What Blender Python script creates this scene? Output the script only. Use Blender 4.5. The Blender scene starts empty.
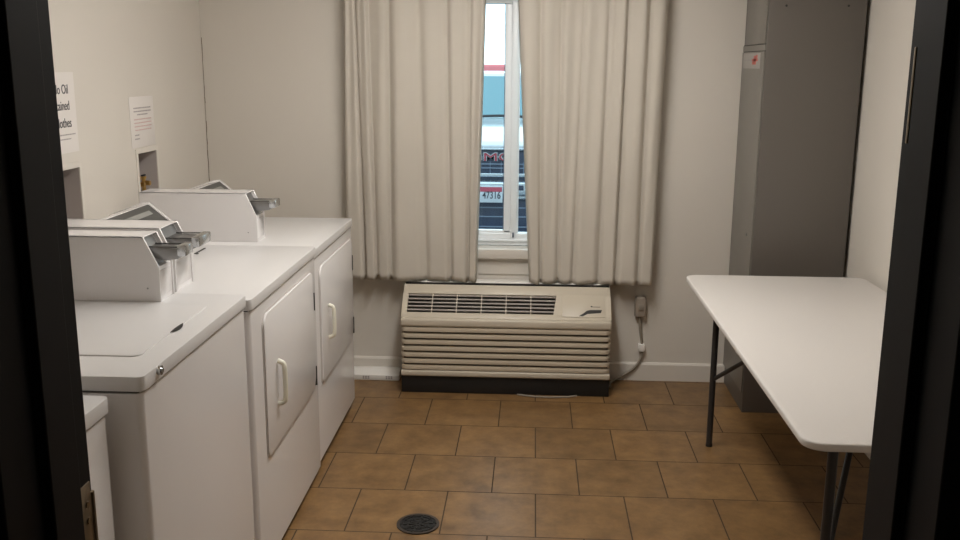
import bpy, bmesh, math, random
from mathutils import Vector, Matrix, noise
random.seed(4)
S = bpy.context.scene
C = S.collection
PI = math.pi

# ------------------------------------------------------------------ materials
def srgb(r, g, b):
    f = lambda c: (c/255/12.92) if c/255 <= .04045 else ((c/255+.055)/1.055)**2.4
    return (f(r), f(g), f(b), 1)

def mat(name, col, rough=.5, metal=0, noise_scale=None, amt=.06, bump=0, bump_scale=60, spec=.5, coat=0, transl=0):
    m = bpy.data.materials.new(name); m.use_nodes = True
    nt = m.node_tree; b = nt.nodes['Principled BSDF']
    b.inputs['Base Color'].default_value = col
    b.inputs['Roughness'].default_value = rough
    b.inputs['Metallic'].default_value = metal
    b.inputs['Specular IOR Level'].default_value = spec
    b.inputs['Coat Weight'].default_value = coat
    b.inputs['Coat Roughness'].default_value = .15
    tc = nt.nodes.new('ShaderNodeTexCoord')
    if noise_scale:
        n = nt.nodes.new('ShaderNodeTexNoise'); n.inputs['Scale'].default_value = noise_scale
        n.inputs['Detail'].default_value = 5
        nt.links.new(tc.outputs['Object'], n.inputs['Vector'])
        mx = nt.nodes.new('ShaderNodeMix'); mx.data_type = 'RGBA'
        mx.inputs['A'].default_value = tuple(c*(1-amt) for c in col[:3])+(1,)
        mx.inputs['B'].default_value = tuple(min(1, c*(1+amt)) for c in col[:3])+(1,)
        nt.links.new(n.outputs['Fac'], mx.inputs['Factor'])
        nt.links.new(mx.outputs['Result'], b.inputs['Base Color'])
    if bump:
        n2 = nt.nodes.new('ShaderNodeTexNoise'); n2.inputs['Scale'].default_value = bump_scale
        n2.inputs['Detail'].default_value = 3
        nt.links.new(tc.outputs['Object'], n2.inputs['Vector'])
        bp = nt.nodes.new('ShaderNodeBump'); bp.inputs['Strength'].default_value = bump
        bp.inputs['Distance'].default_value = .004
        nt.links.new(n2.outputs['Fac'], bp.inputs['Height'])
        nt.links.new(bp.outputs['Normal'], b.inputs['Normal'])
    if transl:
        out = nt.nodes['Material Output']
        tr = nt.nodes.new('ShaderNodeBsdfTranslucent'); tr.inputs['Color'].default_value = col
        ms = nt.nodes.new('ShaderNodeMixShader'); ms.inputs[0].default_value = transl
        nt.links.new(b.outputs[0], ms.inputs[1]); nt.links.new(tr.outputs[0], ms.inputs[2])
        nt.links.new(ms.outputs[0], out.inputs['Surface'])
    return m

def tile_mat():
    m = bpy.data.materials.new('floor_tile'); m.use_nodes = True
    nt = m.node_tree; b = nt.nodes['Principled BSDF']; L = nt.links.new
    tc = nt.nodes.new('ShaderNodeTexCoord')
    mp = nt.nodes.new('ShaderNodeMapping')
    mp.inputs['Location'].default_value = (TX, TY, 0)
    L(tc.outputs['Object'], mp.inputs['Vector'])
    br = nt.nodes.new('ShaderNodeTexBrick')
    br.offset = .5; br.offset_frequency = 2; br.squash = 1
    br.inputs['Scale'].default_value = 1
    br.inputs['Brick Width'].default_value = .3435
    br.inputs['Row Height'].default_value = .3475
    br.inputs['Mortar Size'].default_value = .0028
    br.inputs['Mortar Smooth'].default_value = .2
    br.inputs['Bias'].default_value = 0
    br.inputs['Color1'].default_value = (.86, .86, .86, 1)
    br.inputs['Color2'].default_value = (1.08, 1.07, 1.04, 1)
    br.inputs['Mortar'].default_value = (.5, .5, .5, 1)
    L(mp.outputs[0], br.inputs['Vector'])
    n = nt.nodes.new('ShaderNodeTexNoise'); n.inputs['Scale'].default_value = 9
    n.inputs['Detail'].default_value = 7; n.inputs['Roughness'].default_value = .68
    L(tc.outputs['Object'], n.inputs['Vector'])
    cr = nt.nodes.new('ShaderNodeValToRGB')
    cr.color_ramp.elements[0].position = .30; cr.color_ramp.elements[0].color = FLOOR_A
    cr.color_ramp.elements[1].position = .72; cr.color_ramp.elements[1].color = FLOOR_B
    L(n.outputs['Fac'], cr.inputs[0])
    mul = nt.nodes.new('ShaderNodeMix'); mul.data_type = 'RGBA'; mul.blend_type = 'MULTIPLY'
    mul.inputs['Factor'].default_value = 1
    L(cr.outputs[0], mul.inputs['A']); L(br.outputs['Color'], mul.inputs['B'])
    mo = nt.nodes.new('ShaderNodeMix'); mo.data_type = 'RGBA'
    mo.inputs['B'].default_value = (.060, .036, .019, 1)
    L(br.outputs['Fac'], mo.inputs['Factor']); L(mul.outputs['Result'], mo.inputs['A'])
    L(mo.outputs['Result'], b.inputs['Base Color'])
    n3 = nt.nodes.new('ShaderNodeTexNoise'); n3.inputs['Scale'].default_value = 12; n3.inputs['Detail'].default_value = 4
    L(tc.outputs['Object'], n3.inputs['Vector'])
    rr = nt.nodes.new('ShaderNodeMapRange'); rr.inputs['To Min'].default_value = .30; rr.inputs['To Max'].default_value = .44
    L(n3.outputs['Fac'], rr.inputs['Value'])
    ad = nt.nodes.new('ShaderNodeMath'); ad.operation = 'MULTIPLY_ADD'; ad.inputs[1].default_value = .4
    L(br.outputs['Fac'], ad.inputs[0]); L(rr.outputs[0], ad.inputs[2])
    L(ad.outputs[0], b.inputs['Roughness'])
    sub = nt.nodes.new('ShaderNodeMath'); sub.operation = 'MULTIPLY_ADD'
    sub.inputs[1].default_value = -1.0
    sc = nt.nodes.new('ShaderNodeMath'); sc.operation = 'MULTIPLY'; sc.inputs[1].default_value = .35
    L(n.outputs['Fac'], sc.inputs[0])
    L(br.outputs['Fac'], sub.inputs[0]); L(sc.outputs[0], sub.inputs[2])
    bp = nt.nodes.new('ShaderNodeBump'); bp.inputs['Strength'].default_value = .5; bp.inputs['Distance'].default_value = .003
    L(sub.outputs[0], bp.inputs['Height']); L(bp.outputs['Normal'], b.inputs['Normal'])
    b.inputs['Specular IOR Level'].default_value = .45
    return m

TX, TY = -.031, -3.43+.3475*10
FLOOR_A = (.125, .066, .025, 1); FLOOR_B = (.285, .165, .066, 1)
M = dict(
    tile=tile_mat(),
    wall=mat('wall_paint', (.66, .62, .56, 1), .55, noise_scale=1.7, amt=.035, bump=.12, bump_scale=180),
    ceiling=mat('ceiling_paint', (.78, .75, .70, 1), .8, noise_scale=3, amt=.03),
    trim=mat('white_trim_paint', (.68, .64, .58, 1), .35, noise_scale=4, amt=.03),
    black=mat('black_frame_paint', (.0055, .0053, .0065, 1), .55, noise_scale=6, amt=.2, spec=.15),
    enamel=mat('white_enamel', (.77, .75, .745, 1), .22, noise_scale=2.5, amt=.015, coat=.25, bump=.05, bump_scale=260),
    enamel_top=mat('white_enamel_top', (.68, .67, .665, 1), .28, noise_scale=2.5, amt=.015, coat=.2),
    plastic_white=mat('white_plastic', (.80, .78, .74, 1), .4, noise_scale=5, amt=.03),
    cream=mat('cream_plastic', (.80, .78, .66, 1), .4, noise_scale=5, amt=.03),
    dark=mat('dark_gap', (.02, .018, .016, 1), .6, noise_scale=9, amt=.2),
    chrome=mat('chrome', (.62, .64, .66, 1), .22, 1, noise_scale=9, amt=.1),
    steel=mat('steel_grey', (.30, .30, .30, 1), .35, .9, noise_scale=20, amt=.15),
    cap=mat('grey_cap', (.075, .075, .070, 1), .45, noise_scale=12, amt=.15),
    capline=mat('grey_line', (.28, .28, .26, 1), .5, noise_scale=12, amt=.1),
    ptac=mat('beige_plastic', (.53, .475, .385, 1), .42, noise_scale=3, amt=.03),
    ptacrib=mat('beige_grille_plastic', (.53, .46, .36, 1), .45, noise_scale=3, amt=.03),
    grille_blade=mat('grey_beige_blade', (.30, .27, .24, 1), .5, noise_scale=9, amt=.05),
    ptacdark=mat('grille_recess', (.10, .075, .045, 1), .6, noise_scale=9, amt=.1),
    crack=mat('corner_crack', (.16, .11, .065, 1), .8, noise_scale=30, amt=.4),
    subbase=mat('subbase_black', (.008, .007, .006, 1), .6, noise_scale=9, amt=.2),
    fabric=mat('curtain_fabric', (.63, .585, .515, 1), .85, noise_scale=9, amt=.035, bump=.25, bump_scale=500, spec=.15, transl=.12),
    cabinet=mat('cabinet_grey_dark', (.125, .112, .098, 1), .42, noise_scale=2, amt=.05),
    cabinet_door=mat('cabinet_grey_pale', (.195, .182, .160, 1), .42, noise_scale=2, amt=.05),  # left-facing panels, a paler grey than the body
    table=mat('table_plastic', (.63, .60, .57, 1), .48, noise_scale=3, amt=.02, bump=.25, bump_scale=240),
    tableleg=mat('table_leg_paint', (.035, .033, .033, 1), .35, .3, noise_scale=9, amt=.15),
    cord=mat('cord_grey', (.30, .265, .215, 1), .5, noise_scale=9, amt=.08),
    plug=mat('plug_grey', (.33, .28, .23, 1), .5, noise_scale=9, amt=.08),
    brass=mat('brass', (.55, .36, .12, 1), .35, 1, noise_scale=20, amt=.2),
    red=mat('red_paint', (.45, .05, .04, 1), .5, noise_scale=9, amt=.1),
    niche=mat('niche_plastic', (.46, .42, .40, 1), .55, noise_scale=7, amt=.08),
    paper=mat('paper', (.74, .70, .665, 1), .6, noise_scale=4, amt=.02),
    ink=mat('ink', (.03, .03, .04, 1), .7, noise_scale=9, amt=.1),
    ink_grey=mat('ink_grey', (.36, .33, .33, 1), .7, noise_scale=9, amt=.1),
    ink_pink=mat('ink_pink', (.60, .40, .38, 1), .7, noise_scale=9, amt=.1),
    label_red=mat('label_red', (.60, .16, .13, 1), .6, noise_scale=9, amt=.1),
    label=mat('label', (.36, .34, .32, 1), .5, noise_scale=9, amt=.05),
    hinge=mat('hinge_metal', (.25, .20, .14, 1), .35, .9, noise_scale=20, amt=.2),
    iron=mat('drain_iron', (.035, .033, .032, 1), .42, .7, noise_scale=40, amt=.4),
    iron_rim=mat('drain_rim', (.07, .055, .045, 1), .45, .6, noise_scale=40, amt=.4),
    vinyl=mat('window_vinyl', (.86, .88, .90, 1), .35, noise_scale=4, amt=.02),
    gasket=mat('gasket', (.12, .15, .2, 1), .5, noise_scale=9, amt=.1),
    asphalt=mat('asphalt', (.10, .11, .12, 1), .8, noise_scale=14, amt=.3, bump=.4, bump_scale=80),
    truck=mat('truck_paint', (.33, .35, .37, 1), .2, noise_scale=2, amt=.02, coat=.6),
    truck_dark=mat('truck_grille', (.018, .026, .050, 1), .4, noise_scale=9, amt=.3),
    truck_chrome=mat('truck_chrome', (.42, .46, .50, 1), .25, .8, noise_scale=6, amt=.05),
    truck_glass=mat('truck_windshield', (.035, .13, .16, 1), .12, noise_scale=3, amt=.1, spec=.8),  # teal base holds the reflected sky as well as the glass tint
    lamp_glass=mat('headlamp', (.55, .62, .70, 1), .15, noise_scale=9, amt=.1, spec=.8),
    tyre=mat('tyre', (.02, .02, .022, 1), .8, noise_scale=20, amt=.2),
    red_letter=mat('red_letter', (.22, .02, .035, 1), .35, noise_scale=9, amt=.1),
    plate_red=mat('plate_red', (.28, .04, .065, 1), .5, noise_scale=9, amt=.1),
    plate=mat('plate_white', (.36, .39, .42, 1), .4, noise_scale=9, amt=.04),
    red_car=mat('red_car_paint', (.40, .07, .08, 1), .3, noise_scale=3, amt=.05, coat=.5),
    whitebuild=mat('pale_siding', (.75, .78, .80, 1), .7, noise_scale=3, amt=.04),
)
def glass_mat():
    m = bpy.data.materials.new('window_glass'); m.use_nodes = True
    nt = m.node_tree; out = nt.nodes['Material Output']; nt.nodes.remove(nt.nodes['Principled BSDF'])
    t = nt.nodes.new('ShaderNodeBsdfTransparent'); t.inputs[0].default_value = (.88, .95, .97, 1)
    g = nt.nodes.new('ShaderNodeBsdfGlossy'); g.inputs['Roughness'].default_value = .02
    f = nt.nodes.new('ShaderNodeFresnel'); f.inputs[0].default_value = 1.3
    ms = nt.nodes.new('ShaderNodeMixShader')
    nt.links.new(f.outputs[0], ms.inputs[0]); nt.links.new(t.outputs[0], ms.inputs[1]); nt.links.new(g.outputs[0], ms.inputs[2])
    nt.links.new(ms.outputs[0], out.inputs['Surface'])
    return m
M['glass'] = glass_mat()
def emis(name, col, s):
    m = bpy.data.materials.new(name); m.use_nodes = True
    b = m.node_tree.nodes['Principled BSDF']
    b.inputs['Base Color'].default_value = (.9, .9, .9, 1)
    b.inputs['Emission Color'].default_value = col; b.inputs['Emission Strength'].default_value = s
    return m

# ------------------------------------------------------------------ mesh helpers
class MB:
    def __init__(s, org=(0, 0, 0)):
        s.bm = bmesh.new(); s.o = Vector(org)
    def _bev(s, verts, bev, seg=2):
        if bev:
            es = list({e for v in verts for e in v.link_edges})
            bmesh.ops.bevel(s.bm, geom=es, offset=bev, segments=seg, affect='EDGES', profile=.5, clamp_overlap=True)
    def box(s, x0, x1, y0, y1, z0, z1, bev=0, seg=2):
        r = bmesh.ops.create_cube(s.bm, size=1)
        vs = r['verts']
        for v in vs:
            v.co = Vector(((x0+x1)/2+v.co.x*(x1-x0), (y0+y1)/2+v.co.y*(y1-y0), (z0+z1)/2+v.co.z*(z1-z0)))
        s._bev(vs, bev, seg); return s
    def prism(s, pts, axis, a, b, bev=0, seg=2):
        """pts: 2D outline; axis 'x': pts=(y,z); 'y': pts=(x,z); 'z': pts=(x,y)"""
        def mk(p, t):
            return {'x': (t, p[0], p[1]), 'y': (p[0], t, p[1]), 'z': (p[0], p[1], t)}[axis]
        va = [s.bm.verts.new(mk(p, a)) for p in pts]; vb = [s.bm.verts.new(mk(p, b)) for p in pts]
        fs = [s.bm.faces.new(va), s.bm.faces.new(vb[::-1])]
        n = len(pts)
        for i in range(n):
            fs.append(s.bm.faces.new((va[i], vb[i], vb[(i+1) % n], va[(i+1) % n])))
        bmesh.ops.recalc_face_normals(s.bm, faces=fs)
        s._bev(va+vb, bev, seg); return s
    def tube(s, pts, r, n=12, cap=True):
        pts = [Vector(p) for p in pts]; rings = []
        up = None
        for i, p in enumerate(pts):
            t = (pts[min(i+1, len(pts)-1)]-pts[max(i-1, 0)]).normalized()
            if up is None:
                up = Vector((0, 0, 1)) if abs(t.z) < .9 else Vector((1, 0, 0))
            a = t.cross(up).normalized(); b = a.cross(t).normalized(); up = b
            rr = r[i] if isinstance(r, (list, tuple)) else r
            rings.append([s.bm.verts.new(p+a*rr*math.cos(2*PI*k/n)+b*rr*math.sin(2*PI*k/n)) for k in range(n)])
        for i in range(len(rings)-1):
            for k in range(n):
                s.bm.faces.new((rings[i][k], rings[i][(k+1) % n], rings[i+1][(k+1) % n], rings[i+1][k]))
        if cap:
            s.bm.faces.new(rings[0][::-1]); s.bm.faces.new(rings[-1])
        return s
    def cyl(s, c, r, h, axis='z', n=32, bev=0):
        c = Vector(c); d = {'x': Vector((1, 0, 0)), 'y': Vector((0, 1, 0)), 'z': Vector((0, 0, 1))}[axis]
        n0 = len(s.bm.verts); s.tube([c-d*h/2, c+d*h/2], r, n)
        return s
    def build(s, name, m, parent=None, smooth=True, kind=None, label=None, bevel=0):
        bmesh.ops.remove_doubles(s.bm, verts=s.bm.verts, dist=1e-6)
        bmesh.ops.recalc_face_normals(s.bm, faces=s.bm.faces)
        for v in s.bm.verts: v.co -= s.o
        me = bpy.data.meshes.new(name); s.bm.to_mesh(me); s.bm.free()
        me.materials.append(m)
        if smooth:
            me.shade_smooth()
            me.set_sharp_from_angle(angle=math.radians(38))
        o = bpy.data.objects.new(name, me); C.objects.link(o)
        if parent:
            o.parent = parent
            # geometry is given in world space: undo every ancestor's base
            b = Vector((0, 0, 0)); q = parent
            while q: b += q.location; q = q.parent
            if s.o == Vector((0, 0, 0)): o.location = -b
            else: o.location = s.o-b
        else:
            o.location = s.o
        if kind: o['kind'] = kind
        if label: o['label'] = label
        if bevel:
            md = o.modifiers.new('bevel', 'BEVEL'); md.width = bevel; md.segments = 2; md.limit_method = 'ANGLE'
        return o

def thing(name, label, cat, loc, group=None):
    o = bpy.data.objects.new(name, None); C.objects.link(o); o.location = loc
    o.empty_display_size = .1
    o['label'] = label; o['category'] = cat
    if group: o['group'] = group
    return o
def tag(o, label, cat, group=None):
    o['label'] = label; o['category'] = cat
    if group: o['group'] = group
    return o
def rrect(x0, x1, y0, y1, r, n=6):
    pts = []
    rs = r if isinstance(r, (list, tuple)) else [r]*4
    for (cx, cy, a0), q in zip(((x1, y1, 0), (x0, y1, 90), (x0, y0, 180), (x1, y0, 270)), rs):
        sx = 1 if cx == x1 else -1; sy = 1 if cy == y1 else -1
        for i in range(n+1):
            a = math.radians(a0+90*i/n)
            pts.append((cx-sx*q+q*math.cos(a), cy-sy*q+q*math.sin(a)))
    return pts
def ring(mb, outer, inner, axis, a, b):
    """flat frame between two outlines of equal point count, extruded from a to b"""
    def mk(p, t):
        return {'x': (t, p[0], p[1]), 'y': (p[0], t, p[1]), 'z': (p[0], p[1], t)}[axis]
    V = [[mb.bm.verts.new(mk(p, t)) for p in pl] for t in (a, b) for pl in (outer, inner)]
    n = len(outer)
    for i in range(n):
        j = (i+1) % n
        mb.bm.faces.new((V[0][i], V[0][j], V[1][j], V[1][i])); mb.bm.faces.new((V[2][i], V[3][i], V[3][j], V[2][j]))
        mb.bm.faces.new((V[0][i], V[2][i], V[2][j], V[0][j])); mb.bm.faces.new((V[1][i], V[1][j], V[3][j], V[3][i]))
    return mb
def text(name, body, size, loc, rot, m, parent, depth=.001, sx=1, align='CENTER', bold=0):
    cu = bpy.data.curves.new(name, 'FONT'); cu.body = body; cu.size = size
    cu.extrude = depth/2; cu.align_x = align; cu.align_y = 'CENTER'; cu.offset = bold
    t = bpy.data.objects.new('tmp', cu); C.objects.link(t)
    bpy.context.view_layer.update()
    me = bpy.data.meshes.new_from_object(t)
    bpy.data.objects.remove(t)
    for v in me.vertices: v.co.x *= sx
    me.materials.clear(); me.materials.append(m)
    o = bpy.data.objects.new(name, me); C.objects.link(o)
    o.parent = parent
    b = Vector((0, 0, 0)); q = parent
    while q: b += q.location; q = q.parent
    o.location = Vector(loc)-b; o.rotation_euler = rot
    return o

# ------------------------------------------------------------------ room constants
XL, XR, YB, YF, ZC = -1.70, 1.475, 4.85, 1.12, 2.44
T = .15
# floor & ceiling
MB().box(-1.85, 1.65, -1.6, 5.0, -.05, 0).build('floor', M['tile'], kind='structure')
MB().box(XL-.02, XR+.02, YF-.12, YB+.02, ZC, ZC+.08).build('ceiling', M['ceiling'], kind='structure')

# left wall with two recessed outlet boxes
N1 = (3.18, 3.445, 1.06, 1.262); N2 = (3.975, 4.182, 1.06, 1.262)
w = MB()
x0, x1 = XL-.15, XL
def wall_l(a, b, c, d): w.box(x0, x1, a, b, c, d)
wall_l(YF-.14, YB+.15, 0, N1[2]); wall_l(YF-.14, YB+.15, N1[3], ZC)
wall_l(YF-.14, N1[0], N1[2], N1[3]); wall_l(N1[1], N2[0], N1[2], N1[3]); wall_l(N2[1], YB+.15, N1[2], N1[3])
w.build('wall_left', M['wall'], kind='structure', smooth=False)
MB().box(XR, XR+.15, YF-.14, YB+.15, 0, ZC).build('wall_right', M['wall'], kind='structure', smooth=False)
# back wall with window opening
WX0, WX1, WZ0, WZ1 = -.62, .36, .705, 1.99
w = MB()
w.box(XL, WX0, YB, YB+.15, 0, ZC); w.box(WX1, XR, YB, YB+.15, 0, ZC)
w.box(WX0, WX1, YB, YB+.15, 0, WZ0-.052); w.box(WX0, WX1, YB, YB+.15, WZ1, ZC)
w.build('wall_back', M['wall'], kind='structure', smooth=False)
# front wall around the doorway
DX0, DX1, DY0, DY1, DZ = -.511, .378, .83, 1.0, 2.10
w = MB()
w.box(XL, DX0-.03, DY0+.02, DY1-.012, 0, ZC); w.box(DX1+.03, XR, DY0+.02, DY1-.012, 0, ZC)
w.box(DX0-.03, DX1+.03, DY0+.02, DY1-.012, DZ+.03, ZC)
w.build('wall_front', M['wall'], kind='structure', smooth=False)
# hall around the viewer
MB().box(-1.45, -1.3, -1.5, DY0+.02, 0, ZC).build('wall_hall_left', M['wall'], kind='structure', smooth=False)
MB().box(1.3, 1.45, -1.5, DY0+.02, 0, ZC).build('wall_hall_right', M['wall'], kind='structure', smooth=False)
MB().box(-1.45, 1.45, -1.6, -1.5, 0, ZC).build('wall_hall_rear', M['wall'], kind='structure', smooth=False)
MB().box(-1.45, 1.45, -1.6, YF-.1, ZC, ZC+.08).build('ceiling_hall', M['ceiling'], kind='structure')

# baseboards
def baseboard(name, pts, axis, a, b):
    MB().prism(pts, axis, a, b).build(name, M['trim'], kind='structure', smooth=False)
baseboard('baseboard_back', [(YB-.014, 0), (YB, 0), (YB, .098), (YB-.007, .098), (YB-.014, .088)], 'x', XL, XR)
baseboard('baseboard_right', [(XR-.014, 0), (XR, 0), (XR, .098), (XR-.007, .098), (XR-.014, .088)], 'y', YF, YB-.014)
baseboard('baseboard_left', [(XL+.014, 0), (XL, 0), (XL, .098), (XL+.007, .098), (XL+.014, .088)], 'y', YF, YB-.014)

# door frame (black steel), the opening the camera looks through
def jamb_profile(s, x):
    # s=+1 : solid lies towards -x (left jamb)
    k = lambda d: x-s*d
    return [(k(-.0), 1.0), (k(.0), .955), (k(-.011), .955), (k(-.011), .895), (k(0), .895), (k(0), .825), (k(.055), .825), (k(.055), .838), (k(.03), .838), (k(.03), .988), (k(.055), .988), (k(.055), 1.0)]
fr = MB()
fr.prism(jamb_profile(1, DX0), 'z', 0, DZ); fr.prism(jamb_profile(-1, DX1), 'z', 0, DZ)
hd = [(1.0, DZ), (.955, DZ), (.955, DZ-.011), (.895, DZ-.011), (.895, DZ), (.825, DZ), (.825, DZ+.055), (.838, DZ+.055), (.838, DZ+.03), (.988, DZ+.03), (.988, DZ+.055), (1.0, DZ+.055)]
fr.prism(hd, 'x', DX0-.055, DX1+.055)
door = fr.build('door_1', M['black'], kind='structure', bevel=.0015, smooth=False)
h = MB(); h.box(DX0+.0003, DX0+.0025, .966, .993, .98, 1.165, .001); h.tube([(DX0+.001, .9965, 0.98), (DX0+.001, .9965, 1.150)], .0035, 10)
for zz in (1.05, 1.085, 1.12, 1.14): h.cyl((DX0+.003, .982, zz), .004, .002, 'x', 12)
h.build('hinge', M['hinge'], door, label='worn brass-grey hinge leaf')
MB().box(DX1-.0025, DX1-.0003, .980, .9845, 1.565, 1.660, .0008).build('strike_plate', M['hinge'], door, label='narrow metal strip catching the light')

# old brown crack running down the back left corner
ck = MB(); rnd = random.Random(3)
pts = [(1.02+.03*i, XL+.0015+.0022*rnd.random()) for i in range(26)]
for (za, xa), (zb_, xb_) in zip(pts, pts[1:]):
    wdt = rnd.uniform(.0012, .0035)
    ck.prism([(xa, za), (xa+wdt, za), (xb_+wdt, zb_), (xb_, zb_)], 'y', YB-.0012, YB-.0003)
ck.build('trim_1', M['crack'], kind='structure', smooth=False)
# ------------------------------------------------------------------ window
win = bpy.data.objects.new('window_1', None); C.objects.link(win); win.location = (-.13, 4.95, WZ0); win['kind'] = 'structure'
f = MB()
f.box(WX0, WX1, 4.93, 4.995, WZ0, .768, .004); f.box(WX0, WX1, 4.93, 4.995, 1.945, WZ1, .004)
f.box(WX0, WX0+.045, 4.93, 4.995, WZ0, WZ1, .004); f.box(WX1-.045, WX1, 4.93, 4.995, WZ0, WZ1, .004)
f.box(-.118, -.083, 4.925, 4.995, .745, 1.96, .004)
f.box(-.152, -.118, 4.945, 4.985, .770, 1.95, .003)
f.box(WX0+.045, -.118, 4.945, 4.985, .755, .782, .003)
f.box(-.083, -.075, 4.945, 4.985, .76, 1.95, .002)
f.box(WX0+.02, WX1-.02, 4.918, 4.934, .728, .738, .002)
f.build('window_frame', M['vinyl'], win)
MB().box(-.105, -.095, 4.915, 4.925, .750, .775, .002).build('latch', M['gasket'], win)
g = MB(); g.box(-.156, -.1525, 4.944, 4.946, .782, 1.945); g.build('gasket', M['gasket'], win)
MB().box(WX0+.045, -.152, 4.962, 4.966, .781, 1.945).build('pane', M['glass'], win)
MB().box(-.075, WX1-.045, 4.974, 4.978, .767, 1.945).build('pane', M['glass'], win)
MB().box(WX0-.03, WX1+.03, 4.812, 4.9299, .654, .704, .004).build('window_sill', M['trim'], win)
ap = MB(); ap.box(WX0-.02, WX1+.02, 4.832, 4.8499, .640, .6538, .002)
ap.box(WX0-.02, WX1+.02, 4.843, 4.8499, .566, .6398, .001)
ap.build('apron', M['trim'], win)
rv = MB(); rv.box(WX0-.002, WX0+.004, 4.85, 4.93, .704, WZ1); rv.box(WX1-.004, WX1+.002, 4.85, 4.93, .704, WZ1); rv.box(WX0, WX1, 4.85, 4.93, WZ1-.004, WZ1+.002)
rv.build('window_reveal', M['trim'], win)

# ------------------------------------------------------------------ curtains
def curtain(xt0, xt1, xb0, xb1, vt, vb, z0, z1, y, label, seedv, flare):
    """vt / vb: valley x positions at top and bottom; fabric bulges towards the room between them"""
    nu_per, nv = 14, 60
    vt = [xt0]+vt+[xt1]; vb = [xb0]+vb+[xb1]
    rnd = random.Random(seedv)
    amp = [rnd.uniform(.020, .036) for _ in range(len(vt)-1)]; tilt = [rnd.uniform(-.026, .026) for _ in amp]
    skew = [rnd.uniform(.75, 1.35) for _ in amp]
    hem = [rnd.uniform(-.014, .010) for _ in amp]
    bm = bmesh.new(); rows = []
    for j in range(nv+1):
        v = j/nv
        row = []
        for k in range(len(amp)):
            for i in range(nu_per+(k == len(amp)-1)):
                t = i/nu_per
                a = vt[k]+(vt[k+1]-vt[k])*t; b = vb[k]+(vb[k+1]-vb[k])*t
                vv = v+.04*math.sin(v*PI)*math.sin(seedv+k*1.7)
                x = a+(b-a)*vv
                bul = abs(math.sin(PI*t**skew[k]))**.62
                A = amp[k]*(.72+.5*v)*min(1, (vt[k+1]-vt[k])/.055)
                second = .010*math.sin(PI*2*t+seedv+k+v*2.2)*math.sin(v*PI*.9+.4)
                wob = .006*noise.noise(Vector((x*9, v*4, seedv)))
                bul = min(1, (math.sin(PI*t)/.62))**.75
                yy = y-A*bul-tilt[k]*(t-.5)*bul-second*bul*.8-wob
                z = z1+(z0-z1)*v
                if v > .0: z += (hem[k]*(t-.5)+.003*math.sin(7*t+k))*max(0, (v-.6)/.4)
                row.append(bm.verts.new((x, yy, z)))
        rows.append(row)
    for j in range(nv):
        for i in range(len(rows[0])-1):
            bm.faces.new((rows[j][i], rows[j+1][i], rows[j+1][i+1], rows[j][i+1]))
    root = thing('curtain', label, 'curtain', ((xb0+xb1)/2, y, z0), 'curtain panels at the window')
    mb = MB(); mb.bm.free(); mb.bm = bm
    o = mb.build('curtain_panel', M['fabric'], root, smooth=False)
    o.data.shade_smooth()
    sd = o.modifiers.new('thickness', 'SOLIDIFY'); sd.thickness = .0025; sd.offset = 0
    # pleat heading tape
    MB().box(xt0, xt1, y-.004, y+.004, z1-.07, z1-.005, .002).build('heading_tape', M['fabric'], root)
    return root
lt = [-.905, -.800, -.705, -.590, -.465, -.345, -.300]
lb = [-.815, -.735, -.66, -.52, -.405, -.345, -.318]
lt[0] = -.86
curtain(-.940, -.238, -.965, -.284, [-.895, -.828, -.722, -.585, -.440, -.318], [-.86, -.80, -.728, -.545, -.415, -.325], .548, 2.22, 4.775, 'left beige pleated curtain panel, hanging between the corner and the window gap', 1.3, 0)
curtain(-.098, .645, -.010, .622, [.02, .125, .245, .362, .45, .555], [.045, .135, .212, .345, .430, .545], .543, 2.22, 4.775, 'right beige pleated curtain panel, hanging between the window gap and grey cabinet', 4.1, 0)
rod = thing('curtain_rod', 'plain white curtain rod on the wall above both curtains', 'curtain rod', (-.15, 4.78, 2.235))
r = MB(); r.tube([(-1.02, 4.78, 2.235), (.72, 4.78, 2.235)], .011, 16); r.build('rod', M['plastic_white'], rod)
for xx in (-.99, .69):
    b = MB(); b.box(xx-.01, xx+.01, 4.775, 4.8499, 2.228, 2.242, .002); b.box(xx-.015, xx+.015, 4.845, 4.8499, 2.20, 2.27, .002); b.build('bracket', M['plastic_white'], rod)

# ------------------------------------------------------------------ wall air conditioner
PX0, PX1, PYF = -.655, .404, 4.55
ac = thing('wall_air_conditioner', 'wide beige through-wall air conditioner under the curtains with ribbed front grille', 'air conditioner', (-.126, 4.70, 0))
AY, AZ, BY, BZ = 4.735, .521, 4.585, .390       # back and front edge of the sloping top
SL = math.hypot(AY-BY, AZ-BZ); dy_, dz_ = (AY-BY)/SL, (AZ-BZ)/SL
def slope(mb, pts, n0, n1, bev=0):
    """outline in (x, distance up the slope), from depth n0 to n1 along the slope's normal"""
    mk = lambda p, n: (p[0], BY+dy_*p[1]-dz_*n, BZ+dz_*p[1]+dy_*n)
    a = [mb.bm.verts.new(mk(p, n0)) for p in pts]; b = [mb.bm.verts.new(mk(p, n1)) for p in pts]
    mb.bm.faces.new(a); mb.bm.faces.new(b[::-1])
    for k in range(len(pts)): mb.bm.faces.new((a[k], b[k], b[(k+1) % len(pts)], a[(k+1) % len(pts)]))
    mb._bev(a+b, bev)
R4 = lambda x0, x1, t0, t1: [(x0, t0), (x1, t0), (x1, t1), (x0, t1)]
b = MB(); b.prism([(4.60, .095), (4.8359, .095), (4.8359, .528), (4.738, .515), (4.61, .385), (4.60, .36)], 'x', PX0+.012, PX1-.012, .003); b.build('chassis', M['ptac'], ac)
MB().box(PX0+.002, PX1-.002, 4.565, 4.8358, 0, .094, .003).build('subbase', M['subbase'], ac, label='black subbase')
LX0, LX1, LT0, LT1 = -.628, .120, .028, .143
cv = MB()
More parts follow.
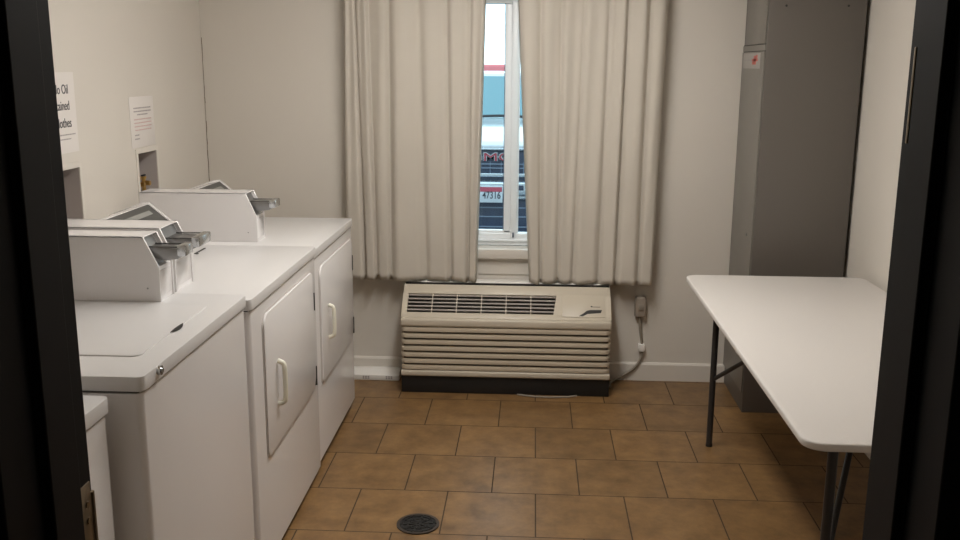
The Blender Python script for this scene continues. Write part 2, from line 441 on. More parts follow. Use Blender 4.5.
slope(cv, R4(PX0, PX1, -.005, LT0), -.006, .012, .003)
slope(cv, R4(PX0, PX1, LT1, SL+.004), -.006, .012, .004)
slope(cv, R4(PX0, LX0, LT0-.002, LT1+.002), -.006, .012)
slope(cv, [(LX1-.006, LT0-.002), (PX1, LT0-.002), (PX1, LT1+.002), (LX1+.010, LT1+.002)], -.006, .012)
for xx in (PX0, PX1-.012):
    cv.prism([(4.575, .375), (4.83, .375), (4.83, .530), (4.738, .527), (4.58, .392)], 'x', xx, xx+.012, .002)
cv.build('top_cover', M['ptac'], ac)
d = MB(); slope(d, R4(LX0, LX1+.01, LT0, LT1), -.012, -.008); d.build('discharge_opening', M['dark'], ac)
lv = MB()
for i in range(5):
    t_ = LT0+.014+i*.0225
    slope(lv, R4(LX0, LX1-.004+.0025*i, t_, t_+.0085), .000, .007)
lv.build('louvre_blades', M['grille_blade'], ac)['kind'] = 'stuff'
for i in range(1, 6):
    x = LX0+i*(LX1-LX0+.006)/6; rb = MB(); slope(rb, R4(x-.0022, x+.0022, LT0, LT1), -.002, .0115); rb.build('louvre_rib', M['ptac'], ac)
cd = MB(); slope(cd, R4(.158, .374, .013, .148), .011, .0155, .002); cdo = cd.build('control_door', M['ptac'], ac)
hp = MB(); slope(hp, [(.240, .018), (.262, .034), (.282, .052), (.300, .057), (.358, .058), (.352, .040), (.315, .036), (.285, .033), (.262, .018)], .0154, .0162); hp.build('finger_pull', M['dark'], cdo)
lg = MB(); slope(lg, [(.306+.005*math.cos(q*.6283), .078+.004*math.sin(q*.6283)) for q in range(10)], .0154, .0160); slope(lg, R4(.309, .350, .0745, .0775), .0154, .0160)
lg.build('emblem', M['ink'], cdo)
lo = MB(); lo.box(PX0, PX1, PYF, 4.61, .352, .394, .010, 3); lo.build('front_panel', M['ptac'], ac)
lo = MB(); lo.box(PX0, PX1, PYF-.002, 4.61, .092, .124, .009, 3); lo.build('bottom_rail', M['ptac'], ac)
sl = MB(); n = 7; zt, zb = .354, .122
st = (zt-zb)/n
for i in range(n):
    z = zb+st*(i+.5)
    outl = rrect(PX0+.002, PX1-.002, PYF+.001, 4.62, [.001, .001, .030, .030], 5)
    sl.prism(outl, 'z', z-st*.31, z+st*.31, .005, 2)
sl.build('intake_slats', M['ptacrib'], ac)['kind'] = 'stuff'
MB().box(PX0+.014, PX1-.014, PYF+.022, 4.602, .110, .37).build('intake_opening', M['ptacdark'], ac)
MB().box(PX0+.005, PX1-.005, 4.740, 4.752, .510, .5375, .001).build('gap_shade_strip', M['subbase'], ac)  # black strip painted in as the dark of the gap behind the cover
MB().box(PX0+.005, PX1-.005, 4.753, 4.8357, .5302, .5400, .002).build('wall_sleeve', M['plastic_white'], ac)

# power cord + plug
cordt = thing('power_cord', 'grey-beige power cord running from the air conditioner up to its plug', 'power cord', (.572, 4.80, .3))
pg = MB(); pg.box(.544, .602, 4.805, 4.8495, .355, .465, .010, 3); plug = pg.build('plug', M['plug'], cordt)
pb = MB(); pb.box(.560, .588, 4.800, 4.806, .395, .425, .002); pb.box(.598, .606, 4.82, 4.84, .385, .435, .002); pb.build('reset_button', M['cord'], plug)
def bez(ps, n=8):
    out = []
    for i in range(len(ps)-1):
        p0 = Vector(ps[max(i-1, 0)]); p1 = Vector(ps[i]); p2 = Vector(ps[i+1]); p3 = Vector(ps[min(i+2, len(ps)-1)])
        for k in range(n):
            t = k/n
            out.append(.5*((2*p1)+(-p0+p2)*t+(2*p0-5*p1+4*p2-p3)*t*t+(-p0+3*p1-3*p2+p3)*t**3))
    out.append(Vector(ps[-1])); return out
cp = bez([(.572, 4.825, .36), (.577, 4.828, .28), (.590, 4.832, .20), (.588, 4.830, .13), (.555, 4.826, .075), (.50, 4.82, .035), (.45, 4.80, .012), (.425, 4.76, .009), (.420, 4.70, .009)])
MB().tube(cp, .0065, 10).build('cord', M['cord'], cordt)
tc = MB(); tc.box(.572, .604, 4.815, 4.849, .165, .205, .004); tc.build('cord_clip', M['plastic_white'], cordt, label='white cord clip')
# faint loose cord on the floor under the unit
cp = bez([(-.06, 4.555, .0055), (.0, 4.535, .0055), (.09, 4.525, .0055), (.18, 4.535, .0055), (.24, 4.555, .0055)])
tag(MB(org=(.15, 4.6, .001)).tube(cp, .0045, 8).build('loose_cable', M['cord']), 'thin loose cable curving on the tiles just under the air conditioner', 'cable')

# long thin white box by the baseboard
lb_ = thing('trim_strip_box', 'long low white carton lying against the baseboard left of the air conditioner', 'box', (-.80, 4.78, 0))
b = MB(org=(0, 0, 0)); b.prism([(4.735, 0), (4.834, 0), (4.834, .046), (4.80, .050), (4.735, .030)], 'x', -1.02, -.69, .003); b.build('carton', M['plastic_white'], lb_)
for xc in (-.885, -.762):
    pr = MB()
    for i in range(3):
        for j in range(2):
            pr.box(xc+i*.013, xc+i*.013+.009, 4.7338, 4.7352, .009+j*.009, .015+j*.009)
    pr.build('printed_mark', M['ink_grey'], lb_)

# ------------------------------------------------------------------ machines
def coin_box(parent, xf, y0, y1, z0, hgt=.2, slide_len=.068):
    """coin meter case; xf = x of the lower front, profile slants back above"""
    xb = -1.60; zs = z0+hgt*.53; zt = z0+hgt; xt = xf-.042
    prof = [(xb, z0), (xf, z0), (xf, zs), (xt, zt), (xb, zt)]
    inner = [(xb, z0), (xf-.004, z0), (xf-.004, zs+.001), (xf-.014, zs+.004), (xt-.014, zt-.004), (xb, zt-.004)]
    m_ = MB(); m_.prism(prof, 'y', y0, y0+.007, .0012, 1); m_.prism(prof, 'y', y1-.007, y1, .0012, 1)
    m_.prism(inner, 'y', y0+.006, y1-.006); m_.box(xb, xt, y0, y1, zt-.004, zt, .0012, 1)
    case = m_.build('coin_box', M['enamel'], parent)
    # slot plate on the slanted face
    sp = MB()
    sp.prism([(xf-.015, zs+.008), (xf-.011, zs+.006), (xt-.011, zt-.008), (xt-.016, zt-.008)], 'y', y0+.012, y1-.012)
    sp.build('slide_plate', M['steel'], case)
    # push slide, sticking out
    zc = z0+hgt*.80
    ys0, ys1 = y0+.026, y1-.022
    s_ = MB()
    s_.prism([(xt-.01, zc-.02), (xt+.045, zc-.036), (xf+slide_len-.02, zc-.030), (xf+slide_len-.012, zc), (xt-.01, zc+.004)], 'y', ys0, ys1, .002)
    sd = s_.build('coin_slide', M['steel'], case)
    e = MB(); e.box(xf+slide_len-.022, xf+slide_len+.004, ys0-.003, ys1+.003, zc-.022, zc+.010, .004); e.build('slide_handle', M['chrome'], sd)
    for ya_, yb_ in ((ys0-.002, ys0+.004), (ys1-.004, ys1+.002)):
        tp = MB(); tp.box(xt-.01, xf+slide_len-.02, ya_, yb_, zc+.0035, zc+.0065); tp.build('slide_rail', M['cap'], case)
    # cash box door in the lower front
    MB().box(xf-.0045, xf-.002, y0+.013, y1-.013, z0+.014, zs-.012, .001).build('cash_door', M['enamel'], case)
    rv = MB()
    rv.cyl((xf-.037, y0-.001, z0+.04), .0025, .003, 'y', 10)
    rv.build('rivet', M['steel'], case)
    return case

def control_panel(parent, y0, y1, z0, xp, zp, capw=.03):
    """rear control wedge, dark end caps"""
    prof = [(-1.62, z0), (xp+.11, z0), (xp+.105, zp-.085), (xp, zp), (xp-.03, zp-.004), (-1.62, zp-.05)]
    b = MB(); b.prism(prof, 'y', y0+.003, y1-.012, .002); cpn = b.build('control_panel', M['enamel'], parent)
    dirx, dirz = .105/math.hypot(.105, .085), -.085/math.hypot(.105, .085)
    def face(nm, t0, t1, ya, yb, h0, h1, m_, par):
        q = [(xp+dirx*t-dirz*h, zp+dirz*t+dirx*h) for t, h in ((t0, h0), (t1, h0), (t1, h1), (t0, h1))]
        k = MB(); k.prism(q, 'y', ya, yb); return k.build(nm, m_, par)
    fp = face('panel_face', .004, .130, y0+.010, y1-.014, -.001, .0015, M['cap'], cpn)
    face('panel_legend', .030, .050, y0+.03, y1-.06, .001, .0022, M['capline'], fp)
    inn = [(-1.62, z0), (xp+.116, z0), (xp+.112, zp-.083), (xp+.002, zp+.006), (xp-.03, zp+.002), (-1.62, zp-.045)]
    for (ya, yb) in ((y0-.006, y0+.003), (y1-.012, y1)):
        k = MB(); k.prism(inn, 'y', ya, yb, .002); k.build('end_cap', M['enamel'], cpn)
    return cpn

def panel_edge(m_, outer, wd, axis, a, b): pass

def washer(label, xf, y0, y1, z1, lidspec, cbox, xb=-1.62):
    t = thing('washer', label, 'washing machine', ((xb+xf)/2, (y0+y1)/2, 0), None)
    b = MB(); b.prism(rrect(xb, xf-.002, y0, y1, [.018, .004, .004, .018], 4), 'z', .02, z1-.040); b.build('cabinet', M['enamel'], t)
    MB().box(xb+.02, xf-.012, y0+.008, y1-.008, z1-.0405, z1-.033).build('seam', M['dark'], t)
    for sx in (xb+.06, xf-.06):
        for sy in (y0+.06, y1-.06):
            MB().cyl((sx, sy, .010), .022, .0205, 'z', 16).build('foot', M['dark'], t)
    tp = MB(); tp.prism(rrect(xb, xf+.004, y0-.003, y1+.003, [.016, .004, .004, .016], 4), 'z', z1-.034, z1, .009, 3)
    top = tp.build('top_cover', M['enamel_top'], t)
    lx0, lx1, ly0, ly1 = lidspec
    ld = MB(); ld.prism(rrect(lx0, lx1, ly0, ly1, .022, 5), 'z', z1-.004, z1+.0035, .003, 2)
    lid = ld.build('lid', M['enamel_top'], t)
    hm = MB(); yc = ly0+(ly1-ly0)*.5
    pts = [(lx1+.012*math.sin(PI*i/12)-.002, yc-.045+.09*i/12) for i in range(13)]+[(lx1-.003*math.sin(PI*i/12)-.002, yc+.045-.09*i/12) for i in range(1, 12)]
    hm.prism(pts, 'z', z1+.0030, z1+.0042); hm.build('lid_grip', M['dark'], lid, label='dark lid grip notch')
    lk = MB(); lk.cyl((xf+.006, y0+.085, z1-.012), .011, .012, 'x', 20); lk.cyl((xf+.012, y0+.085, z1-.012), .006, .006, 'x', 14)
    lk.build('lock', M['chrome'], t, label='small chrome lock')
    if cbox:
        coin_box(t, *cbox, z1, .190)
        control_panel(t, y0+.03, cbox[1]-.012, z1, -1.466, z1+.172)
    return t
def dryer(label, xf, y0, y1, z1, door, handle, hinges, cbox, cp, lint, zb=.03, xb=-1.62):
    t = thing('dryer', label, 'clothes dryer', ((xb+xf)/2, (y0+y1)/2, 0), None)
    b = MB(); b.prism(rrect(xb, xf-.002, y0, y1, [.008, .004, .004, .018], 4), 'z', zb, z1-.040); b.build('cabinet', M['enamel'], t)
    MB().box(xb+.03, xf-.035, y0+.01, y1-.01, 0, zb).build('toe_kick', M['dark'], t)
    MB().box(xb+.02, xf-.012, y0+.008, y1-.008, z1-.0405, z1-.033).build('seam', M['dark'], t)
    tp = MB(); tp.prism(rrect(xb, xf+.004, y0-.003, y1+.003, [.010, .004, .004, .016], 4), 'z', z1-.034, z1, .009, 3)
    tp.build('top_cover', M['enamel_top'], t)
    dy0, dy1, dz0, dz1 = door
    rad = [.045, .045, .03, .10]
    # grey backing painted as the shadow line, then raised door skin
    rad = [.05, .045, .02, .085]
    g = MB(); g.prism(rrect(dy0-.006, dy1+.006, dz0-.006, dz1+.006, [r+.004 for r in rad], 8), 'x', xf-.003, xf-.0005); g.build('door_shadow_line', M['niche'], t)
    d = MB(); d.prism(rrect(dy0, dy1, dz0, dz1, rad, 8), 'x', xf-.003, xf+.0055, .004, 3); dr = d.build('door', M['enamel'], t)
    hy, hz0, hz1 = handle
    h = MB(); h.tube(bez([(xf+.009, hy, hz0), (xf+.026, hy, hz0+.008), (xf+.031, hy, hz0+.03), (xf+.031, hy, hz1-.03), (xf+.026, hy, hz1-.008), (xf+.009, hy, hz1)], 5), .0085, 12)
    h.build('handle', M['cream'], dr, label='cream plastic pull handle')
    for (a, c) in hinges:
        k = MB(); k.box(xf-.002, xf+.003, dy1-.014, dy1-.004, a, c, .001); k.tube([(xf+.005, dy1-.006, a), (xf+.005, dy1-.006, c)], .004, 10); k.build('hinge', M['dark'], t)
    coin_box(t, *cbox, z1)
    control_panel(t, *cp)
    if lint:
        lx, ly0, ly1 = lint
        l = MB(); l.box(lx-.004, lx+.004, ly0, ly1, z1-.0005, z1+.002, .001); l.cyl((lx+.008, ly0+.0, z1+.001), .006, .002, 'z', 12)
        l.build('lint_screen_slot', M['dark'], t)
    return t
def coin(xf, y0, y1): return (xf, y0, y1)
washer('white top-loading washer, nearest machine, cut off by the black left door frame', -.908, 1.20, 1.880, .938, (-1.30, -.965, 1.32, 1.74), (-1.12, 1.76, 1.865))
washer('white top-loading washer with chrome lock on its rim and closest visible coin box', -.852, 1.930, 2.690, .966, (-1.27, -.915, 2.07, 2.555), (-1.066, 2.587, 2.692))
dryer('white front-loading dryer between the washer with chrome lock and the farthest dryer', -.846, 2.712, 3.572, .945, (2.835, 3.515, .385, .862), (2.96, .525, .675), ((.705, .775), (.40, .478)), (-1.100, 2.795, 2.945), (2.965, 3.50, .945, -1.466, 1.116), (-1.256, 3.39, 3.50))
dryer('white front-loading dryer farthest from the doorway, nearest the curtains', -.855, 3.578, 4.372, .928, (3.672, 4.345, .350, .842), (3.79, .515, .655), ((.685, .757), (.375, .455)), (-1.118, 3.731, 3.85), (3.87, 4.30, .928, -1.456, 1.108), None, zb=.035)

# ------------------------------------------------------------------ recessed outlet boxes in the left wall
def outlet(nn, label, show_red):
    y0, y1, z0, z1 = nn
    t = thing('outlet_box', label, 'outlet box', (XL, (y0+y1)/2, z0), None)
    b = MB(); x = XL
    b.box(x-.090, x-.086, y0+.0005, y1-.0005, z0+.0005, z1-.0005)
    b.box(x-.086, x, y0+.0005, y0+.004, z0+.0005, z1-.0005); b.box(x-.086, x, y1-.004, y1-.0005, z0+.0005, z1-.0005)
    b.box(x-.086, x, y0+.004, y1-.004, z0+.0005, z0+.004); b.box(x-.086, x, y0+.004, y1-.004, z1-.004, z1-.0005)
    b.build('recess', M['niche'], t)
    fr = MB(); ring(fr, rrect(y0-.018, y1+.014, z0-.018, z1+.018, .004, 2), rrect(y0+.003, y1-.003, z0+.003, z1-.003, .002, 2), 'x', x+.0003, x+.004); fr.build('face_frame', M['trim'], t)
    ya = y0+.095
    for k, (yy, mm) in enumerate(((ya, M['red'] if show_red else M['dark']), (ya+.06, M['dark']))):
        v = MB(); v.tube([(x-.045, yy, z0+.005), (x-.045, yy, z0+.075)], .009, 12); v.tube([(x-.045, yy, z0+.055), (x-.015, yy, z0+.055)], .011, 12); v.tube([(x-.045, yy, z0+.075), (x-.045, yy, z0+.085)], .013, 12)
        vv = v.build('valve', M['brass'], t, label='brass valve')
        h = MB(); h.box(x-.050, x-.040, yy-.018, yy+.018, z0+.0855, z0+.093, .002)
        if k == 0 and show_red: h.tube([(x-.045, yy, z0+.093), (x-.045, yy, z0+.145)], .004, 8)
        h.build('valve_handle', mm, vv)
    return t
outlet(N2, 'recessed outlet box with brass valve in the left wall, behind farthest coin box', True)
outlet(N1, 'recessed outlet box under the large sign, partly hidden by the door frame', False)

# ------------------------------------------------------------------ signs on the left wall
ROTL = (PI/2, 0, PI/2)
s1 = thing('paper_sign', 'large paper sign about oil stained clothes beside the black door frame', 'sign', (XL, 3.36, 1.46), None)
MB().box(XL+.0004, XL+.002, 3.245, 3.455, 1.318, 1.607).build('sheet', M['paper'], s1)
for body, z, sx in (('No Oil', 1.545, .62), ('Stained', 1.487, .62), ('Clothes', 1.425, .62)):
    text('lettering', body, .048, (XL+.0026, 3.350, z), ROTL, M['ink'], s1, sx=sx*1.32, bold=.0)
def lines(parent, yc, spans, m_, nm='small_print', x=XL+.0022):
    rnd = random.Random(7); b = MB()
    for (z, half, h) in spans:
        y = yc-half
        while y < yc+half:
            wd = rnd.uniform(.007, .018)
            b.box(x, x+.0006, y, min(y+wd, yc+half), z-h/2, z+h/2); y += wd+.0035
    b.build(nm, m_, parent)
lines(s1, 3.350, [(1.384, .085, .004), (1.368, .05, .004)], M['ink_grey'])
s2 = thing('paper_notice', 'small printed notice above the outlet box behind the farthest coin box', 'notice', (XL, 4.05, 1.38), None)
MB().box(XL+.0004, XL+.002, 3.925, 4.178, 1.285, 1.500, .0005).build('sheet', M['paper'], s2)
lines(s2, 4.055, [(1.452, .09, .005), (1.438, .09, .005), (1.424, .055, .005)], M['ink_grey'], x=XL+.0022)
lines(s2, 4.055, [(1.404, .09, .004), (1.389, .09, .004), (1.374, .09, .004), (1.359, .085, .004)], M['ink_pink'], 'pink_print', x=XL+.0022)
lines(s2, 3.985, [(1.338, .022, .005), (1.322, .024, .005)], M['ink_grey'], x=XL+.0022)

# ------------------------------------------------------------------ grey metal cabinet in the corner
CX0, CX1, CY0, CY1 = 1.026, 1.456, 4.392, 4.8355
cab = thing('metal_cabinet', 'tall grey metal cabinet in the right back corner behind the white table', 'cabinet', ((CX0+CX1)/2, (CY0+CY1)/2, 0))
MB().prism([(CY0, 0), (CY1, 0), (CY1, .10), (4.8495, .10), (4.8495, 2.30), (CY0, 2.30)], 'x', CX0+.004, CX1, .003).build('body', M['cabinet'], cab)
d = MB(); d.box(CX0-.004, CX0+.0038, CY0+.008, 4.842, .10, 1.708, .002); dl = d.build('door_panel', M['cabinet_door'], cab)
d = MB(); d.box(CX0-.004, CX0+.0038, CY0+.008, CY1-.050, 1.742, 2.28, .002); d.build('door_panel', M['cabinet_door'], cab)
d = MB(); d.box(CX0-.001, CX0+.0036, CY0+.004, 4.846, 1.712, 1.738); d.build('cross_rail', M['cabinet_door'], cab)
d = MB(); d.box(CX0-.0015, CX0+.0037, CY0+.004, CY1-.004, 1.7083, 1.7118); d.box(CX0-.0015, CX0+.0037, CY0+.004, CY1-.004, 1.7382, 1.7418); d.build('panel_gap', M['dark'], cab)
MB().cyl((CX0-.0065, 4.50, .858), .006, .006, 'x', 12).build('screw', M['steel'], cab)
for xx in (1.105, 1.375): MB().cyl((xx, CY0-.001, 1.905), .005, .004, 'y', 10).build('screw', M['dark'], cab)
lab = MB(); lab.box(CX0-.0052, CX0-.0041, 4.455, 4.80, 1.632, 1.702); lo_ = lab.build('sticker', M['label'], cab, label='pale sticker with red mark')
k = MB(); k.box(CX0-.0060, CX0-.0051, 4.50, 4.62, 1.665, 1.676); k.box(CX0-.0060, CX0-.0051, 4.535, 4.585, 1.650, 1.690); k.box(CX0-.0060, CX0-.0051, 4.51, 4.54, 1.676, 1.694); k.box(CX0-.0060, CX0-.0051, 4.58, 4.61, 1.650, 1.663); k.build('red_mark', M['label_red'], lo_)
k = MB(); k.box(CX0-.0060, CX0-.0051, 4.65, 4.78, 1.6685, 1.6725); k.build('print_line', M['ink_grey'], lo_)

# ------------------------------------------------------------------ folding table
TX0, TX1, TY0, TY1, TZ = .674, 1.448, 2.195, 4.100, .745
tb = thing('folding_table', 'white folding table with dark tube legs along the right wall', 'table', ((TX0+TX1)/2, (TY0+TY1)/2, 0))
t = MB(); t.prism(rrect(TX0, TX1, TY0, TY1, .055, 8), 'z', TZ-.022, TZ, .007, 3); t.build('tabletop', M['table'], tb)
u = MB(); 
for yy in (2.70, 3.60): u.box(TX0+.05, TX1-.05, yy-.02, yy+.02, TZ-.040, TZ-.0215, .003)
u.box(TX0+.030, TX0+.045, TY0+.1, TY1-.1, TZ-.044, TZ-.0215, .002); u.box(TX1-.045, TX1-.030, TY0+.1, TY1-.1, TZ-.044, TZ-.0215, .002)
u.build('apron_frame', M['tableleg'], tb)
for (ly, sg) in ((3.962, -1), (2.36, 1)):
    for lx in (.797, 1.335):
        l = MB(); l.tube([(lx, ly, .012), (lx, ly, TZ-.0215)], .0135, 16); lo_ = l.build('leg', M['tableleg'], tb)
        MB().tube([(lx, ly, 0), (lx, ly, .0121)], .0145, 16).build('foot_cap', M['dark'], lo_)
    c = MB(); c.tube([(.797, ly, TZ-.035), (1.335, ly, TZ-.035)], .0125, 12); c.build('crossbar', M['tableleg'], tb)
    BR = .80
    for lx in (.800, 1.332):
        c = MB(); c.tube([(lx, ly, .31), (1.066+(.02 if lx > 1.1 else -.02), ly+sg*.50, .706)], .0095, 12); c.build('brace', M['tableleg'], tb)
for yy, zz in ((3.24, .0), (3.06, .0)):
    c = MB(); c.box(TX0+.012, TX0+.035, yy-.020, yy+.020, TZ-.040, TZ-.021, .004); c.build('clip', M['table'], tb)
c = MB(); c.prism([(.80, TZ-.0215), (.90, TZ-.0215), (.90, TZ-.048)], 'y', TY0+.02, TY0+.028); c.build('corner_gusset', M['table'], tb)

# ------------------------------------------------------------------ floor drain
dc = Vector((-.397, 3.150, 0)); R = .078
dr = thing('floor_drain', 'round black iron floor drain set in the tiles', 'drain', dc)
b = MB(); b.tube([dc+Vector((0, 0, .0002)), dc+Vector((0, 0, .0022))], R, 40); b.build('sump', M['subbase'], dr)
rim = MB(); nn = 40
def circ(r): return [(dc.x+r*math.cos(2*PI*i/nn), dc.y+r*math.sin(2*PI*i/nn)) for i in range(nn)]
ring(rim, circ(R), circ(R*.86), 'z', .0015, .0050); rim.build('rim', M['iron_rim'], dr)
gr = MB(); ring(gr, circ(R*.80), circ(R*.70), 'z', .0022, .0045); ring(gr, circ(R*.52), circ(R*.44), 'z', .0022, .0045); ring(gr, circ(R*.2), circ(R*.05), 'z', .0022, .0045)
for i in range(10):
    a = 2*PI*i/10+.15; d_ = Vector((math.cos(a), math.sin(a), 0)); p_ = Vector((-d_.y, d_.x, 0))
    q = [dc+d_*R*s_+p_*R*.04*k for s_, k in ((.15, 1), (.86, 1), (.86, -1), (.15, -1))]
    gr.prism([(v.x, v.y) for v in q], 'z', .0022, .0045)
gr.build('grate', M['iron'], dr)

# ------------------------------------------------------------------ ceiling light (above the frame)
cl = thing('ceiling_light', 'long white fluorescent fixture on the ceiling in the middle of the room', 'ceiling light', (LX_ := -.12, LY_ := 3.25, ZC-.07))
MB().box(LX_-.13, LX_+.13, LY_-.72, LY_+.72, ZC-.035, ZC-.0005, .006).build('housing', M['plastic_white'], cl)
MB().box(LX_-.11, LX_+.11, LY_-.70, LY_+.70, ZC-.070, ZC-.0355, .012).build('diffuser', emis('lamp_diffuser', (1, .96, .91, 1), 35.5), cl)

# ------------------------------------------------------------------ outside
MB().box(-14, 14, 5.0, 40, -.30, -.15).build('ground', M['asphalt'], kind='structure')
G = -.15
cx = -.375; Y0 = 8.2
tk = thing('pickup_truck', 'white pickup truck with dark grille and red letters parked facing the window', 'truck', (cx, Y0+2.6, G))
W = .98
b = MB()
b.prism([(Y0+.10, .10), (Y0+.10, .93), (Y0+.16, .965), (Y0+1.15, 1.10), (Y0+5.3, 1.10), (Y0+5.3, .20), (Y0+.3, .10)], 'x', cx-W, cx+W, .03)
b.build('body', M['truck'], tk)
b = MB(); b.prism([(Y0+.02, .930), (Y0+.02, .962), (Y0+.10, .992), (Y0+.60, 1.085), (Y0+1.20, 1.150), (Y0+1.20, .96)], 'x', cx-W+.06, cx+W-.06, .010); b.build('hood', M['truck'], tk)
MB().box(cx-W+.08, cx+W-.08, Y0-.015, Y0+.05, .922, .940, .004).build('hood_trim', M['truck_chrome'], tk)
# cab
cb = MB()
v = []
for (y, z, hw) in ((Y0+1.12, 1.08, .90), (Y0+1.82, 1.565, .74), (Y0+3.1, 1.575, .74), (Y0+3.5, 1.08, .90)):
    v.append((y, z, hw))
L_ = [cb.bm.verts.new((cx-h_, y, z)) for y, z, h_ in v]; R_ = [cb.bm.verts.new((cx+h_, y, z)) for y, z, h_ in v]
cb.bm.faces.new(L_); cb.bm.faces.new(R_[::-1])
for i in range(4): cb.bm.faces.new((L_[i], R_[i], R_[(i+1) % 4], L_[(i+1) % 4]))
cb._bev(L_+R_, .035, 3); cb.build('cab', M['truck'], tk)
ws = MB()
def quadslab(m_, q, th):
    n_ = (Vector(q[1])-Vector(q[0])).cross(Vector(q[3])-Vector(q[0])).normalized()*th
    a = [m_.bm.verts.new(Vector(p)) for p in q]; b_ = [m_.bm.verts.new(Vector(p)+n_) for p in q]
    m_.bm.faces.new(a); m_.bm.faces.new(b_[::-1])
    for i in range(4): m_.bm.faces.new((a[i], b_[i], b_[(i+1) % 4], a[(i+1) % 4]))
quadslab(ws, [(cx-.80, Y0+1.155, 1.125), (cx+.80, Y0+1.155, 1.125), (cx+.69, Y0+1.755, 1.53), (cx-.69, Y0+1.755, 1.53)], -.012)
ws.build('windshield', M['truck_glass'], tk)
wp = MB(); wp.tube([(cx-.35, Y0+1.06, 1.150), (cx+.05, Y0+1.08, 1.162), (cx+.45, Y0+1.06, 1.150)], .012, 8); wp.build('wiper', M['tyre'], tk)
for s in (-1, 1):
    q = MB(); quadslab(q, [(cx+s*.905, Y0+1.5, 1.13), (cx+s*.905, Y0+3.3, 1.13), (cx+s*.765, Y0+3.0, 1.56), (cx+s*.765, Y0+1.95, 1.56)], .008); q.build('side_window', M['truck_glass'], tk)
    q = MB(); q.box(cx+s*1.02-.08, cx+s*1.02+.08, Y0+1.3, Y0+1.38, 1.08, 1.26, .02); q.build('mirror', M['tyre'], tk)
    q = MB(); q.box(cx+s*.80-.16, cx+s*.80+.16, Y0+.03, Y0+.12, .72, .90, .02); q.build('headlight', M['lamp_glass'], tk)
    for yy in (Y0+.85, Y0+4.3):
        q = MB(); q.cyl((cx+s*.88, yy, G+.37), .37, .24, 'x', 36); wl = q.build('wheel', M['tyre'], tk)
        MB().cyl((cx+s*.89, yy, G+.37), .21, .25, 'x', 24).build('rim', M['truck_chrome'], wl)
# grille
MB().box(cx-.62, cx+.62, Y0+.02, Y0+.11, .70, .920, .008).build('grille', M['truck_dark'], tk)
q = MB()
for z in (.765, .80): q.box(cx-.6, cx+.6, Y0+.008, Y0+.025, z-.004, z+.004)
for k in range(13):
    x = cx-.58+k*1.16/12; q.box(x-.003, x+.003, Y0+.010, Y0+.025, .705, .82)
q.build('grille_bars', M['gasket'], tk)
MB().box(cx-.70, cx+.70, Y0-.01, Y0+.10, .690, .722, .008).build('lower_grille_bar', M['truck_chrome'], tk)
MB().box(cx-.9, cx+.9, Y0+.03, Y0+.12, .655, .69).build('bumper_gap', M['truck_dark'], tk)
bp = MB(); bp.box(cx-.98, cx+.98, Y0-.09, Y0+.12, .535, .655, .018, 3); bm_ = bp.build('bumper', M['truck_chrome'], tk)
for xx in (cx+.27, cx-.27): q = MB(); q.box(xx-.025, xx+.025, Y0-.0935, Y0-.088, .585, .628, .008); q.build('tow_hook_opening', M['truck_dark'], bm_)
MB().box(cx-.9, cx+.9, Y0-.04, Y0+.2, .500, .533, .004).build('bumper_trim', M['truck_chrome'], tk)
MB().box(cx-.85, cx+.85, Y0+.0, Y0+.2, .16, .499, .01).build('air_dam', M['truck_dark'], tk)
q = MB()
for z in (.42, .34, .25): q.box(cx-.8, cx+.8, Y0-.006, Y0+.001, z-.005, z+.005)
q.build('air_dam_ribs', M['gasket'], tk)
ROTF = (PI/2, 0, 0)
text('emblem_letters', 'GMC', .098, (cx+.000, Y0+.000, .858), ROTF, M['red_letter'], tk, depth=.012, sx=1.75, bold=.0)
text('emblem_outline', 'GMC', .098, (cx+.000, Y0+.009, .861), ROTF, M['truck_chrome'], tk, depth=.008, sx=1.75, bold=.004)
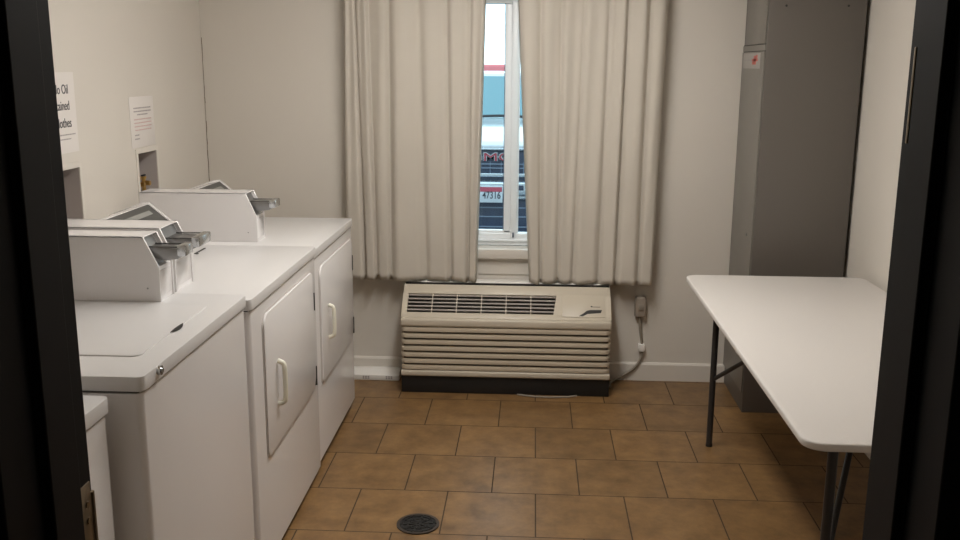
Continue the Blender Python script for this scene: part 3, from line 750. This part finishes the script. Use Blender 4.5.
lp = MB(); lp.box(cx-.19, cx+.115, Y0-.105, Y0-.0905, .478, .625, .003); pl = lp.build('licence_plate', M['plate'], tk)
MB().box(cx-.185, cx+.110, Y0-.1065, Y0-.1048, .572, .613).build('plate_band', M['plate_red'], pl)
text('plate_number', '47316', .088, (cx+.020, Y0-.1065, .540), ROTF, M['ink'], pl, depth=.002, sx=.72, bold=.001)

rc = thing('red_car', 'red vehicle far behind the white pickup, only its roofline showing', 'car', (-1.2, 15.5, G))
b = MB(); b.prism([(-3.4, G+.25), (1.2, G+.25), (1.25, .75), (.7, .92), (-3.3, .95)], 'y', 14.7, 16.4, .04); b.build('body', M['red_car'], rc)
b = MB(); b.prism([(-3.1, .93), (-2.7, 1.655), (-.35, 1.655), (.35, .93)], 'y', 14.8, 16.3, .05); b.build('cabin', M['red_car'], rc)
b = MB(); b.prism([(-2.8, 1.0), (-2.55, 1.47), (-.45, 1.47), (.05, 1.0)], 'y', 14.78, 14.81); b.build('side_window', M['truck_glass'], rc)
for xx in (-2.5, .4):
    MB().cyl((xx, 14.82, G+.33), .33, .22, 'y', 28).build('wheel', M['tyre'], rc)

# ------------------------------------------------------------------ world, camera
wd = bpy.data.worlds.new('overcast_sky'); S.world = wd; wd.use_nodes = True
nt = wd.node_tree; bg = nt.nodes['Background']
bg.inputs[0].default_value = (.80, .93, 1.0, 1); bg.inputs[1].default_value = 3.3

cam_d = bpy.data.cameras.new('camera'); cam = bpy.data.objects.new('camera', cam_d); C.objects.link(cam)
cam_d.sensor_width = 36; cam_d.lens = 943.0/960*36; cam_d.clip_start = .02
# columns: world axes seen from the camera
Rm = Matrix(((0.99836414, -0.01756524, 0.05441056), (0.05689806, 0.21157674, -0.97570379), (0.00562646, 0.97720353, 0.21223006)))
cam.matrix_world = Matrix.Translation((0, 0, 1.64)) @ Rm.to_4x4()
S.camera = cam
S.view_settings.view_transform = 'Standard'; S.view_settings.look = 'None'
S.view_settings.gamma = 1; S.view_settings.exposure = 0; S.view_settings.use_curve_mapping = False
S.cycles.max_bounces = 10; S.cycles.diffuse_bounces = 6; S.cycles.use_denoising = True
